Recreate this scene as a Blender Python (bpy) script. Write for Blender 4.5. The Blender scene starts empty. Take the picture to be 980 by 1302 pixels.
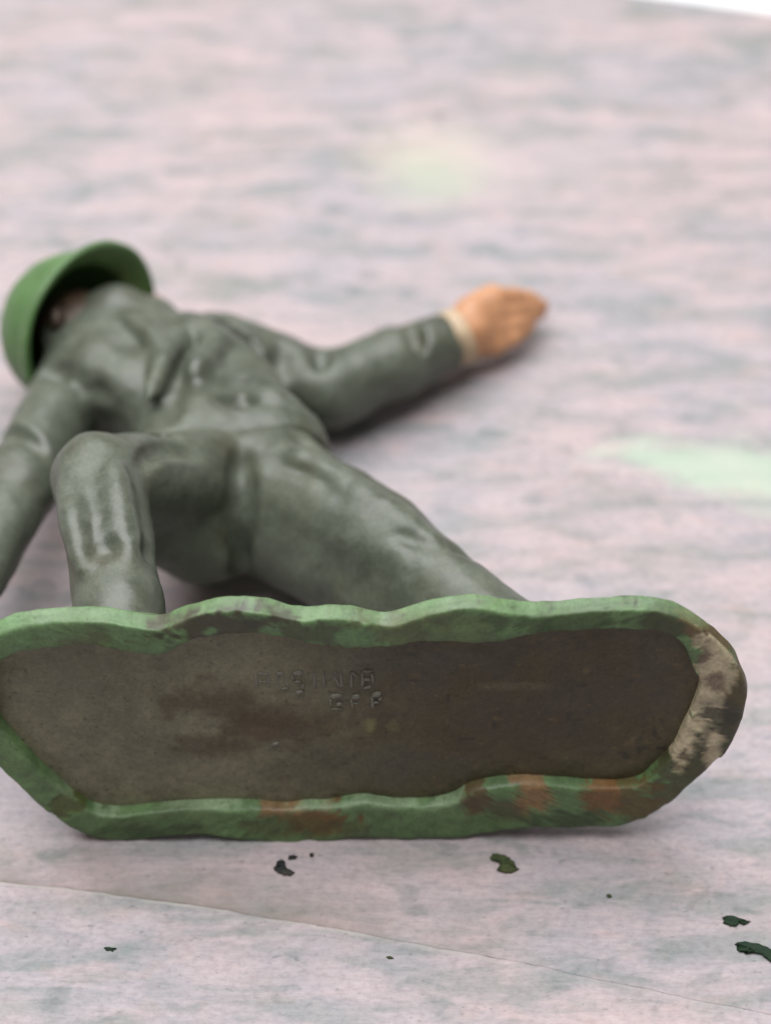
import bpy, bmesh, math, random
import numpy as np
from mathutils import Vector, Matrix, noise

# ------------------------------------------------------------------ camera, light, exposure
SC = bpy.context.scene
MM = 0.001                                   # all numbers below are millimetres
LIFT = 0.95
ELEV = math.radians(48.0)
cam_d = bpy.data.cameras.new('camera'); cam = bpy.data.objects.new('camera', cam_d)
SC.collection.objects.link(cam); SC.camera = cam
cam.location = Vector((1.282, -99.18, 148.72 + LIFT)) * MM
cam.rotation_euler = (math.radians(90) - ELEV, 0, 0)
cam_d.sensor_fit = 'VERTICAL'; cam_d.sensor_height = 24; cam_d.sensor_width = 18
cam_d.lens = 12 / math.tan(math.radians(14))
cam_d.clip_start = 0.005; cam_d.clip_end = 20
cam_d.dof.use_dof = True
cam_d.dof.focus_distance = 0.166
cam_d.dof.aperture_fstop = 11.0

world = bpy.data.worlds.new('World'); SC.world = world; world.use_nodes = True
bg = world.node_tree.nodes['Background']
bg.inputs['Color'].default_value = (1.0, 0.97, 0.93, 1); bg.inputs['Strength'].default_value = 0.14

def area(name, loc, target, size, power, col):
    d = bpy.data.lights.new(name, 'AREA'); d.shape = 'RECTANGLE'; d.size = size[0]; d.size_y = size[1]
    d.energy = power; d.color = col
    o = bpy.data.objects.new(name, d); SC.collection.objects.link(o)
    o.location = Vector(loc) * MM
    o.rotation_euler = (Vector(target) * MM - o.location).to_track_quat('-Z', 'Y').to_euler()
    return o
area('window_light', (-110, 230, 760), (0, 40, 0), (0.85, 0.90), 11.0, (0.985, 0.99, 1.0))

SC.view_settings.view_transform = 'Standard'; SC.view_settings.look = 'None'
SC.view_settings.exposure = 0.45; SC.view_settings.gamma = 1.0
SC.view_settings.use_curve_mapping = False
SC.render.engine = 'CYCLES'

# ------------------------------------------------------------------ helpers
TAU = math.radians(10)
BC = np.array([0, 0, 12.8 + LIFT])           # centre of the base, which stands on its lower edge
AX = np.array([[1, 0, 0], [0, math.sin(TAU), math.cos(TAU)], [0, math.cos(TAU), -math.sin(TAU)]])
# figure frame: x across, v the way the soldier faces (up), h from the base towards the head (away)

def to_world(P):                              # figure frame -> local metres of the toy's Empty
    return np.asarray(P, float) @ AX * MM

def link(name, me, mat=None, parent=None, smooth=True):
    o = bpy.data.objects.new(name, me); SC.collection.objects.link(o)
    if mat: me.materials.append(mat)
    if parent: o.parent = parent
    if smooth: me.polygons.foreach_set('use_smooth', [True] * len(me.polygons))
    me.update(); return o

def mesh_np(name, V, F):
    me = bpy.data.meshes.new(name)
    me.from_pydata([tuple(p) for p in np.asarray(V).tolist()], [], np.asarray(F).tolist() if not isinstance(F, list) else F)
    me.validate(); return me

def tag(o, label=None, cat=None, group=None, kind=None):
    if label: o['label'] = label
    if cat: o['category'] = cat
    if group: o['group'] = group
    if kind: o['kind'] = kind
    return o

def set_col(me, C, name='paint'):
    a = me.color_attributes.new(name, 'FLOAT_COLOR', 'POINT')
    C4 = np.ones((len(me.vertices), 4), np.float32); C4[:, :3] = C
    a.data.foreach_set('color', C4.ravel())

def vnoise(P, scale, seed=0):                 # smooth value noise, -1..1
    rng = np.random.RandomState(seed); T = rng.uniform(-1, 1, (32, 32, 32)).astype(np.float32)
    Q = np.asarray(P, np.float32) / scale + 100.37
    i = np.floor(Q).astype(np.int64); f = Q - i; f = f * f * (3 - 2 * f); i %= 32; j = (i + 1) % 32
    x0, y0, z0 = i[..., 0], i[..., 1], i[..., 2]; x1, y1, z1 = j[..., 0], j[..., 1], j[..., 2]
    fx, fy, fz = f[..., 0], f[..., 1], f[..., 2]
    a = T[x0, y0, z0] * (1 - fx) + T[x1, y0, z0] * fx; b = T[x0, y1, z0] * (1 - fx) + T[x1, y1, z0] * fx
    c = T[x0, y0, z1] * (1 - fx) + T[x1, y0, z1] * fx; d = T[x0, y1, z1] * (1 - fx) + T[x1, y1, z1] * fx
    return (a * (1 - fy) + b * fy) * (1 - fz) + (c * (1 - fy) + d * fy) * fz

def sstep(a, b, x):
    t = np.clip((x - a) / (b - a), 0, 1); return t * t * (3 - 2 * t)

def lin(r, g, b):
    return np.array([((c / 255) / 12.92 if c / 255 < 0.04045 else ((c / 255 + 0.055) / 1.055) ** 2.4) for c in (r, g, b)]) * 0.68

# ------------------------------------------------------------------ materials
def new_mat(name):
    m = bpy.data.materials.new(name); m.use_nodes = True; nt = m.node_tree
    return m, nt, nt.nodes['Principled BSDF']

def N(nt, typ, **kw):
    n = nt.nodes.new(typ)
    for k, v in kw.items():
        if k in n.inputs.keys(): n.inputs[k].default_value = v
        else: setattr(n, k, v)
    return n

def L(nt, a, b): nt.links.new(a, b)

def ramp(nt, stops, fac):
    r = nt.nodes.new('ShaderNodeValToRGB'); e = r.color_ramp.elements
    while len(e) < len(stops): e.new(0.5)
    for k, (p, c) in enumerate(stops): e[k].position = p; e[k].color = (*c, 1)
    L(nt, fac, r.inputs['Fac']); return r.outputs['Color']

def mixc(nt, fac, a, b, mode='MIX'):
    n = nt.nodes.new('ShaderNodeMix'); n.data_type = 'RGBA'; n.blend_type = mode
    for s, v in ((0, fac), (6, a), (7, b)):
        if isinstance(v, (int, float)): n.inputs[s].default_value = v
        elif isinstance(v, (tuple, list, np.ndarray)): n.inputs[s].default_value = (*v, 1)
        else: L(nt, v, n.inputs[s])
    return n.outputs[2]

def math_(nt, op, a, b=None):
    n = nt.nodes.new('ShaderNodeMath'); n.operation = op
    for k, v in enumerate((a, b)):
        if v is None: continue
        if isinstance(v, (int, float)): n.inputs[k].default_value = v
        else: L(nt, v, n.inputs[k])
    return n.outputs[0]

def paint_mat(name, base=None, rough=0.5, var=0.25, bump=0.25, fine=900, attr=None, spec=0.5, pits=0.0, tint=(0.32, 0.27, 0.18), tintamt=0.35):
    """hand-painted old toy paint: mottled tone, brush relief, dust and grime"""
    m, nt, p = new_mat(name)
    tc = N(nt, 'ShaderNodeTexCoord').outputs['Object']
    n1 = N(nt, 'ShaderNodeTexNoise', Scale=260.0, Detail=5.0, Roughness=0.6); L(nt, tc, n1.inputs['Vector'])
    n2 = N(nt, 'ShaderNodeTexNoise', Scale=float(fine), Detail=4.0, Roughness=0.65); L(nt, tc, n2.inputs['Vector'])
    n3 = N(nt, 'ShaderNodeTexNoise', Scale=120.0, Detail=6.0, Roughness=0.7); L(nt, tc, n3.inputs['Vector'])
    if attr:
        a = N(nt, 'ShaderNodeAttribute', attribute_name=attr); col = a.outputs['Color']
    else:
        r = N(nt, 'ShaderNodeRGB'); r.outputs[0].default_value = (*base, 1); col = r.outputs[0]
    tone = ramp(nt, [(0.3, (1 - var,) * 3), (0.7, (1 + var,) * 3)], n1.outputs['Fac'])
    col = mixc(nt, 1.0, col, tone, 'MULTIPLY')
    grime = ramp(nt, [(0.5, (0, 0, 0)), (0.68, (1, 1, 1))], n3.outputs['Fac'])
    col = mixc(nt, math_(nt, 'MULTIPLY', grime, tintamt), col, tint, 'MULTIPLY' if False else 'MIX')
    fin = ramp(nt, [(0.3, (0.88,) * 3), (0.7, (1.12,) * 3)], n2.outputs['Fac'])
    col = mixc(nt, 1.0, col, fin, 'MULTIPLY')
    n4 = N(nt, 'ShaderNodeTexNoise', Scale=3200.0, Detail=4.0, Roughness=0.7); L(nt, tc, n4.inputs['Vector'])
    col = mixc(nt, 1.0, col, ramp(nt, [(0.3, (0.80, 0.81, 0.82)), (0.7, (1.20, 1.19, 1.17))], n4.outputs['Fac']), 'MULTIPLY')
    if pits:                                   # specks of dirt and bare spots
        n5 = N(nt, 'ShaderNodeTexNoise', Scale=1700.0, Detail=3.0, Roughness=0.6); L(nt, tc, n5.inputs['Vector'])
        col = mixc(nt, math_(nt, 'MULTIPLY', ramp(nt, [(0.60, (0, 0, 0)), (0.70, (1, 1, 1))], n5.outputs['Fac']), pits), col, tuple(lin(48, 42, 32)))
        n6 = N(nt, 'ShaderNodeTexNoise', Scale=2100.0, Detail=2.0, Roughness=0.5); L(nt, tc, n6.inputs['Vector'])
        col = mixc(nt, math_(nt, 'MULTIPLY', ramp(nt, [(0.68, (0, 0, 0)), (0.76, (1, 1, 1))], n6.outputs['Fac']), pits * 0.7), col, tuple(lin(150, 136, 104)))
    L(nt, col, p.inputs['Base Color'])
    rr = ramp(nt, [(0.35, (rough - 0.09,) * 3), (0.65, (rough + 0.12,) * 3)], n1.outputs['Fac'])
    L(nt, rr, p.inputs['Roughness']); p.inputs['Specular IOR Level'].default_value = spec
    b = N(nt, 'ShaderNodeBump', Strength=bump, Distance=0.00025); L(nt, n1.outputs['Fac'], b.inputs['Height'])
    b2 = N(nt, 'ShaderNodeBump', Strength=bump * 0.7, Distance=0.00008); L(nt, n2.outputs['Fac'], b2.inputs['Height'])
    b3 = N(nt, 'ShaderNodeBump', Strength=bump * 0.8, Distance=0.00004); L(nt, n4.outputs['Fac'], b3.inputs['Height'])
    L(nt, b.outputs['Normal'], b2.inputs['Normal']); L(nt, b2.outputs['Normal'], b3.inputs['Normal']); L(nt, b3.outputs['Normal'], p.inputs['Normal'])
    return m

GREY = lin(100, 106, 92)
M_uniform = paint_mat('uniform_paint', GREY, rough=0.43, var=0.24, bump=0.35, spec=0.5, tint=tuple(lin(92, 86, 66)), tintamt=0.6)
M_helmet = paint_mat('helmet_paint', lin(98, 136, 80), rough=0.45, var=0.10, bump=0.15, tint=tuple(lin(80, 96, 56)), tintamt=0.3)
M_body = paint_mat('skin_paint', rough=0.5, var=0.08, bump=0.15, attr='paint', tint=tuple(lin(170, 120, 70)), tintamt=0.3)
M_cuff = paint_mat('cuff_paint', lin(214, 186, 152), rough=0.55, var=0.06, bump=0.15, tintamt=0.1)
M_base = paint_mat('base_paint', rough=0.5, var=0.20, pits=0.35, bump=0.45, attr='paint', tint=tuple(lin(88, 80, 52)), tintamt=0.32)
M_under = paint_mat('underside_metal', rough=0.5, var=0.18, pits=0.4, bump=0.45, attr='paint', tint=tuple(lin(70, 60, 46)), tintamt=0.25, fine=1500)
M_letter = paint_mat('letter_relief', lin(132, 128, 116), rough=0.5, var=0.2, bump=0.4, tint=tuple(lin(70, 60, 46)), tintamt=0.7)
M_flake = paint_mat('flake_paint', lin(34, 58, 38), rough=0.7, spec=0.25, var=0.3, bump=0.3, tint=tuple(lin(48, 44, 30)), tintamt=0.4)
M_flake2 = paint_mat('olive_flake_paint', lin(70, 82, 48), rough=0.7, spec=0.25, var=0.3, bump=0.3, tint=tuple(lin(80, 66, 40)), tintamt=0.5)
M_flake3 = paint_mat('dark_flake_paint', lin(42, 44, 44), rough=0.7, spec=0.25, var=0.3, bump=0.3, tintamt=0.2)

# ------------------------------------------------------------------ the surface it lies on
GR = math.radians(-11.5)                       # direction of the grain and of the board edges
def board_mat():
    m, nt, p = new_mat('mottled_board')
    tc = N(nt, 'ShaderNodeTexCoord').outputs['Object']
    def nz(scale, sy, detail=4.0, rough=0.6, off=0.0, dist=0.0):
        mp = N(nt, 'ShaderNodeMapping'); mp.inputs['Rotation'].default_value = (0, 0, -GR + 0.05)
        mp.inputs['Scale'].default_value = (1, sy, 1); mp.inputs['Location'].default_value = (off, off * 0.37, off)
        L(nt, tc, mp.inputs['Vector'])
        n = N(nt, 'ShaderNodeTexNoise', Scale=float(scale), Detail=detail, Roughness=rough, Distortion=dist)
        L(nt, mp.outputs[0], n.inputs['Vector']); return n.outputs['Fac']
    big, mid, small, streak = nz(55, 1.5, 3.0, off=1.3), nz(150, 1.7, 4.0, 0.55, off=4.1, dist=0.8), nz(1300, 1.3, 5.0, 0.7, off=7.7), nz(80, 4.6, 5.0, 0.6, off=2.9, dist=0.5)
    col = ramp(nt, [(0.32, lin(160, 164, 161)), (0.44, lin(194, 185, 189)), (0.54, lin(206, 192, 196)), (0.68, lin(222, 206, 206))], mid)
    cool = ramp(nt, [(0.40, lin(164, 169, 165)), (0.52, lin(204, 192, 194)), (0.64, lin(218, 202, 202))], streak)
    col = mixc(nt, 0.6, col, cool)
    lav = ramp(nt, [(0.38, (0.92, 0.95, 0.97)), (0.62, (1.04, 0.985, 0.965))], big)
    col = mixc(nt, 1.0, col, lav, 'MULTIPLY')
    spots = ramp(nt, [(0.58, (1, 1, 1)), (0.68, (0.75, 0.81, 0.80))], nz(210, 1.9, 3.0, 0.5, off=9.1, dist=0.5))
    col = mixc(nt, 1.0, col, spots, 'MULTIPLY')
    warm = ramp(nt, [(0.58, (1, 1, 1)), (0.70, (1.10, 1.02, 0.98))], nz(170, 2.2, 3.0, 0.5, off=12.7, dist=0.5))
    col = mixc(nt, 1.0, col, warm, 'MULTIPLY')
    fin = ramp(nt, [(0.28, (0.80,) * 3), (0.5, (1.0,) * 3), (0.72, (1.12,) * 3)], small)
    col = mixc(nt, 1.0, col, fin, 'MULTIPLY')
    fib = nz(520, 5.5, 5.0, 0.7, off=31.0, dist=0.3)
    col = mixc(nt, 1.0, col, ramp(nt, [(0.30, (0.86, 0.88, 0.89)), (0.5, (1, 1, 1)), (0.72, (1.09, 1.07, 1.06))], fib), 'MULTIPLY')
    pit = ramp(nt, [(0.66, (1, 1, 1)), (0.74, (0.72, 0.74, 0.74))], nz(1000, 1.8, 2.0, 0.5, off=41.0))
    col = mixc(nt, 1.0, col, pit, 'MULTIPLY')
    col = mixc(nt, 1.0, col, (0.968, 0.960, 0.970), 'MULTIPLY')
    # pale edge on one side of the board joint, brown band on the other
    jt = N(nt, 'ShaderNodeAttribute', attribute_name='joint').outputs['Fac']
    jx = N(nt, 'ShaderNodeSeparateXYZ'); L(nt, tc, jx.inputs[0])
    jfade = ramp(nt, [(0.0, (1, 1, 1)), (0.55, (0.9,) * 3), (1.0, (0.12,) * 3)], math_(nt, 'MULTIPLY', math_(nt, 'ADD', jx.outputs[0], 0.034), 20.0))
    jn = nz(110, 1.0, 5.0, 0.65, off=15.2)
    jbrown = math_(nt, 'MULTIPLY', ramp(nt, [(0.0, (1, 1, 1)), (0.15, (0.7,) * 3), (0.95, (0, 0, 0))], math_(nt, 'MULTIPLY', jt, 0.17)), math_(nt, 'GREATER_THAN', jt, 0.0))
    jbrown = math_(nt, 'MULTIPLY', jbrown, ramp(nt, [(0.38, (0.15,) * 3), (0.58, (1, 1, 1))], jn))
    jbrown = math_(nt, 'MULTIPLY', jbrown, jfade)
    col = mixc(nt, math_(nt, 'MULTIPLY', jbrown, 0.7), col, lin(150, 132, 118))
    jpale = math_(nt, 'MULTIPLY', ramp(nt, [(0.0, (1, 1, 1)), (0.4, (0.8,) * 3), (0.95, (0, 0, 0))], math_(nt, 'MULTIPLY', jt, -1.8)), math_(nt, 'LESS_THAN', jt, 0.0))
    jpale = math_(nt, 'MULTIPLY', jpale, ramp(nt, [(0.40, (0.0,) * 3), (0.52, (1, 1, 1))], nz(90, 1.0, 6.0, 0.7, off=21.2)))
    col = mixc(nt, math_(nt, 'MULTIPLY', math_(nt, 'MULTIPLY', jpale, jfade), 0.6), col, lin(232, 228, 216))
    # pale printed marks on the board, each at its own place (millimetres on the board)
    sep = N(nt, 'ShaderNodeSeparateXYZ'); L(nt, tc, sep.inputs[0])
    wob = math_(nt, 'SUBTRACT', nz(150, 1.5, 4.0, off=5.5), 0.5)
    def blob(cx, cy, rx, ry, soft, wamt=0.8):
        dx = math_(nt, 'DIVIDE', math_(nt, 'SUBTRACT', sep.outputs[0], cx * MM), rx * MM)
        dy = math_(nt, 'DIVIDE', math_(nt, 'SUBTRACT', sep.outputs[1], cy * MM), ry * MM)
        d = math_(nt, 'SQRT', math_(nt, 'ADD', math_(nt, 'MULTIPLY', dx, dx), math_(nt, 'MULTIPLY', dy, dy)))
        d = math_(nt, 'ADD', d, math_(nt, 'MULTIPLY', wob, wamt))
        return ramp(nt, [(max(0.0, (1 - soft) * 0.5), (1, 1, 1)), (min(1.0, (1 + soft) * 0.5), (0, 0, 0))], math_(nt, 'MULTIPLY', d, 0.5))
    # pale green wedge widening to the right
    dx = math_(nt, 'MULTIPLY', math_(nt, 'SUBTRACT', sep.outputs[0], 20.0 * MM), 1 / (20 * MM))
    halfw = math_(nt, 'MULTIPLY', math_(nt, 'MINIMUM', math_(nt, 'MAXIMUM', dx, 0.0), 1.3), 4.6 * MM)
    halfw = math_(nt, 'ADD', math_(nt, 'MULTIPLY', math_(nt, 'GREATER_THAN', dx, 0.0), 1.0 * MM), halfw)
    cy = math_(nt, 'ADD', math_(nt, 'MULTIPLY', dx, -3.4 * MM), 44.0 * MM)
    dd = math_(nt, 'SUBTRACT', halfw, math_(nt, 'ABSOLUTE', math_(nt, 'SUBTRACT', sep.outputs[1], cy)))
    dd = math_(nt, 'ADD', math_(nt, 'MULTIPLY', dd, 1 / (6.0 * MM)), math_(nt, 'MULTIPLY', wob, 1.6))
    wedge = ramp(nt, [(0.0, (0, 0, 0)), (0.65, (1, 1, 1))], math_(nt, 'ADD', dd, 0.15))
    wedge = math_(nt, 'MULTIPLY', wedge, ramp(nt, [(0.0, (0, 0, 0)), (0.10, (1, 1, 1))], dx))
    wedge = math_(nt, 'MULTIPLY', wedge, math_(nt, 'GREATER_THAN', dx, 0.0))
    col = mixc(nt, math_(nt, 'MULTIPLY', wedge, 0.72), col, lin(206, 226, 202))
    col = mixc(nt, math_(nt, 'MULTIPLY', blob(14.0, 89.0, 9.5, 6.5, 0.75, 1.4), 0.40), col, lin(232, 208, 206))
    col = mixc(nt, math_(nt, 'MULTIPLY', blob(6.0, 91.0, 5.5, 4.5, 0.85, 1.4), 0.5), col, lin(228, 220, 196))
    col = mixc(nt, math_(nt, 'MULTIPLY', blob(6.4, 87.0, 4.6, 3.4, 0.9, 1.4), 0.6), col, lin(190, 206, 184))
    L(nt, col, p.inputs['Base Color'])
    p.inputs['Roughness'].default_value = 0.6; p.inputs['Specular IOR Level'].default_value = 0.3
    b = N(nt, 'ShaderNodeBump', Strength=0.25, Distance=0.0002); L(nt, mid, b.inputs['Height'])
    b2 = N(nt, 'ShaderNodeBump', Strength=0.25, Distance=0.00006); L(nt, small, b2.inputs['Height'])
    L(nt, b.outputs['Normal'], b2.inputs['Normal']); L(nt, b2.outputs['Normal'], p.inputs['Normal'])
    return m
M_board = board_mat()
m, nt, p = new_mat('white_surface'); p.inputs['Base Color'].default_value = (0.86, 0.87, 0.87, 1); p.inputs['Roughness'].default_value = 0.6
M_white = m

GD = np.array([math.cos(GR), math.sin(GR)]); GN = np.array([-GD[1], GD[0]])
CR0 = np.array([0.63, -11.59])                 # a point of the joint between the two boards
ED0 = np.array([34.5, 124.4])               # a point of the far edge
def crease_off(s):                            # the joint is not quite straight
    return -0.00125 * np.minimum(np.maximum(0, -s), 60) ** 2 - 0.0008 * np.minimum(np.maximum(0, s), 60) ** 2 + 0.22 * vnoise(np.stack([s, s * 0, s * 0], -1), 4.0, 5) + 0.10 * vnoise(np.stack([s, s * 0, s * 0], -1), 1.1, 6)
def board(name, t0, t1, far, parent, s_range, ns):
    """one board: a slab with rounded long edges; t runs across the grain from the joint"""
    s = np.linspace(*s_range, ns); off = crease_off(s)
    rows = []
    if not far:                               # rounded, slightly proud edge at the joint, running to the front
        prof = [(0.03, -2.0), (0.02, -0.06), (-0.12, 0.16), (-0.30, 0.27), (-0.65, 0.30), (-1.4, 0.28), (-3.0, 0.18), (-6.0, 0.05), (t0, 0.0), (t0, -2.0)]
        for t, z in prof:
            h = 0.03 + 1.0 * (1 - sstep(-14, 8, s)) + 0.35 * vnoise(np.stack([s, s * 0, s * 0 + 3], -1), 6.0, 8) * (1 - sstep(-14, 8, s))
            zz = z * np.clip(h, 0.03, 1.3) if z > 0 else (z * np.clip(h, 0.0, 1.0) ** 2 if z > -1 else z + 0 * s)
            rows.append((s, off + t if t > t0 else 0 * s + t, zz))
    else:
        prof = [(0.0, -2.0), (0.02, -0.40), (0.12, -0.28), (0.5, -0.20), (1.6, -0.12), (3.2, -0.04), (5.0, 0.0), (8.0, 0.0), (20, 0.0), (60, 0.0)]
        te = float((ED0 - CR0) @ GN)
        for t, z in prof: rows.append((s, off * max(0, 1 - t / 20) + t, (z * (0.02 + 0.98 * (1 - sstep(-16, 4, s))) if z > -1 else z + 0 * s)))
        for t, z in [(te - 1.2, 0.0), (te - 0.4, -0.12), (te, -0.5), (te, -2.0)]: rows.append((s, t - 0.0384 * (s - float((ED0 - CR0) @ GD)), z + 0 * s))
    V = []
    for S, T, Z in rows:
        xy = CR0 + S[:, None] * GD + T[:, None] * GN
        V.append(np.concatenate([xy, Z[:, None]], 1))
    V = np.concatenate(V) * MM
    F = []
    for r in range(len(rows) - 1):
        a = r * ns
        for k in range(ns - 1):
            q = [a + k, a + k + 1, a + ns + k + 1, a + ns + k]
            F.append(q if far else q[::-1])
    me = mesh_np(name, V, F)
    jt = np.concatenate([np.full(ns, (prof[r][0] if r < len(prof) else 99.0)) for r in range(len(rows))]).astype(np.float32)
    a = me.attributes.new('joint', 'FLOAT', 'POINT'); a.data.foreach_set('value', jt)
    o = link(name, me, M_board, parent)
    for q in range(ns - 1): me.polygons[q].use_smooth = False      # square joint faces
    return o
top = board('tabletop', 0, 0, True, None, (-260, 260), 521)
tag(top, 'pale pink and grey mottled board the toy soldier lies on', kind='structure')
fb = board('board', -160, 0, False, top, (-160, 160), 641)
# white surface beyond the far edge
me = mesh_np('white_surface', np.array([(-2500, -800, -2.2), (2500, -800, -2.2), (2500, 4000, -2.2), (-2500, 4000, -2.2)]) * MM, [(0, 1, 2, 3)])
tag(link('table', me, M_white, None, False), 'white surface beyond the far edge of the mottled board', kind='structure')

# ------------------------------------------------------------------ solid modelling of the figure
def grid(lo, hi, vox):
    lo = np.array(lo, np.float32); n = np.ceil((np.array(hi) - lo) / vox).astype(int) + 1
    return dict(lo=lo, n=n, vox=vox, d=np.full(n, 9.0, np.float32))

def sub(G, lo, hi):
    a = np.clip(np.floor((np.array(lo) - G['lo']) / G['vox']).astype(int), 0, G['n'] - 1)
    b = np.clip(np.ceil((np.array(hi) - G['lo']) / G['vox']).astype(int) + 1, 1, G['n'])
    sl = tuple(slice(i, j) for i, j in zip(a, b))
    ax = [G['lo'][k] + G['vox'] * np.arange(a[k], b[k], dtype=np.float32) for k in range(3)]
    return sl, np.stack(np.meshgrid(*ax, indexing='ij'), -1)

def d_cone(P, a, b, ra, rb, flat=None):
    a = np.array(a, np.float32); b = np.array(b, np.float32); ab = b - a
    t = np.clip(((P - a) @ ab) / max(1e-6, ab @ ab), 0, 1)
    w = P - a - t[..., None] * ab
    if flat is not None:                      # squash along an axis: flat = (axis, factor)
        ax = np.array(flat[0], np.float32); ax /= np.linalg.norm(ax); c = w @ ax
        w = w + (c * (1 / flat[1] - 1))[..., None] * ax
        return (np.linalg.norm(w, axis=-1) - (ra + (rb - ra) * t)) * min(1, flat[1] ** 0.5)
    return np.linalg.norm(w, axis=-1) - (ra + (rb - ra) * t)

def d_ell(P, c, r, R=None):
    Q = P - np.array(c, np.float32)
    if R is not None: Q = Q @ np.array(R, np.float32).T
    r = np.array(r, np.float32); k0 = np.linalg.norm(Q / r, axis=-1); k1 = np.linalg.norm(Q / (r * r), axis=-1)
    return k0 * (k0 - 1) / np.maximum(k1, 1e-6)

def smin(a, b, k):
    h = np.maximum(k - np.abs(a - b), 0) / k; return np.minimum(a, b) - h * h * k * 0.25

def add(G, kind, *a, k=1.0, flat=None, R=None, cut=False, grow=0.0):
    if kind == 'c':
        p, q, ra, rb = a; m = max(ra, rb) + grow + 2 * k + 0.9
        lo = np.minimum(p, q) - m; hi = np.maximum(p, q) + m
    else:
        c, r = a; m = max(r) + grow + 2 * k + 0.9; lo = np.array(c) - m; hi = np.array(c) + m
    sl, P = sub(G, lo, hi)
    if P.size == 0: return
    d = (d_cone(P, *a, flat=flat) if kind == 'c' else d_ell(P, *a, R=R)) - grow
    cur = G['d'][sl]
    G['d'][sl] = -smin(-cur, d, k) if cut else smin(cur, d, k)

def plane_cut(G, c, n, k=0.4):                # keep the side the normal points away from
    sl, P = sub(G, G['lo'], G['lo'] + G['vox'] * G['n'])
    n = np.array(n, np.float32); n /= np.linalg.norm(n)
    d = (P - np.array(c, np.float32)) @ n
    G['d'] = -smin(-G['d'], -d, k)

def roughen(G, amps):
    sl, P = sub(G, G['lo'], G['lo'] + G['vox'] * G['n'])
    near = np.abs(G['d']) < 1.6
    Q = P[near]
    for s, a, seed in amps: G['d'][near] += a * vnoise(Q, s, seed)

def nets(G):
    """naive surface nets over the distance grid"""
    d = G['d']; n = np.array(d.shape); ins = d < 0
    c = [(i, j, k) for i in (0, 1) for j in (0, 1) for k in (0, 1)]
    cnt = sum(ins[i:n[0] - 1 + i, j:n[1] - 1 + j, k:n[2] - 1 + k].astype(np.int8) for i, j, k in c)
    act = (cnt > 0) & (cnt < 8); idx = np.argwhere(act)
    vid = np.full(act.shape, -1, np.int64); vid[act] = np.arange(len(idx))
    cv = np.stack([d[idx[:, 0] + i, idx[:, 1] + j, idx[:, 2] + k] for i, j, k in c], 1)
    cc = np.array(c, float); acc = np.zeros((len(idx), 3)); m = np.zeros(len(idx))
    for p in range(8):
        for q in range(p + 1, 8):
            if np.abs(cc[p] - cc[q]).sum() != 1: continue
            x = (cv[:, p] < 0) != (cv[:, q] < 0)
            t = np.where(x, cv[:, p] / np.where(x, cv[:, p] - cv[:, q], 1), 0)
            acc += (x[:, None] * (cc[p] + t[:, None] * (cc[q] - cc[p]))); m += x
    V = G['lo'] + G['vox'] * (idx + acc / m[:, None])
    F = []
    for ax in range(3):
        u, w = (ax + 1) % 3, (ax + 2) % 3
        a = [slice(1, n[0] - 1)] * 3; s0 = [slice(1, n[k] - 1) for k in range(3)]; s1 = list(s0)
        s0[ax] = slice(0, n[ax] - 1); s1[ax] = slice(1, n[ax])
        A, B = ins[tuple(s0)], ins[tuple(s1)]
        e = np.argwhere(A != B); sg = A[tuple(e.T)]
        e = e.copy(); e[:, u] += 1; e[:, w] += 1
        def at(du, dw):
            f = e.copy(); f[:, u] -= du; f[:, w] -= dw
            return vid[f[:, 0], f[:, 1], f[:, 2]]
        q = np.stack([at(1, 1), at(0, 1), at(0, 0), at(1, 0)], 1)
        q[~sg] = q[~sg][:, ::-1]
        F.append(q)
    F = np.concatenate(F); F = F[(F >= 0).all(1)]
    return V, F[:, ::-1]                       # the figure frame is left-handed

def relax(V, F, it=2, lam=0.5):
    n = len(V); E = np.concatenate([F[:, [0, 1]], F[:, [1, 2]], F[:, [2, 3]], F[:, [3, 0]]]); E = np.concatenate([E, E[:, ::-1]])
    deg = np.bincount(E[:, 0], minlength=n)[:, None]
    for _ in range(it):
        S = np.stack([np.bincount(E[:, 0], V[E[:, 1], k], minlength=n) for k in range(3)], 1)
        V = V + lam * (S / np.maximum(deg, 1) - V)
    return V

def nrm(a): a = np.array(a, float); return a / np.linalg.norm(a)

# joints of the figure (x, v, h)
J = dict(kneeL=(-23.4, 9.6, 20.0), ankL=(-20.4, 7.4, 5.5), footL=(-20.2, 6.9, 2.0), hipL=(-16.0, 2.6, 29.0),
         hipR=(-8.8, 1.6, 30.4), kneeR=(0.6, 2.6, 20.6), ankR=(11.5, 1.5, 9.0), footR=(17.0, 1.0, 3.4),
         waist=(-14.6, 1.8, 37.5), chest=(-19.0, 2.0, 45.5), neck=(-23.4, 3.4, 51.5),
         shL=(-29.2, 2.4, 45.4), elL=(-32.6, 1.8, 29.4), wrL=(-35.0, 0.6, 17.0),
         shR=(-12.6, 1.2, 51.0), elR=(-4.4, -0.4, 48.2), wrR=(8.4, 0.6, 56.2))
HC = np.array((-28.6, 4.5, 50.8)); HA = nrm((-0.77, -0.12, 0.62))      # helmet opening centre, crown direction
VIEWUP = nrm((0, 0.78, 0.63))

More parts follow.
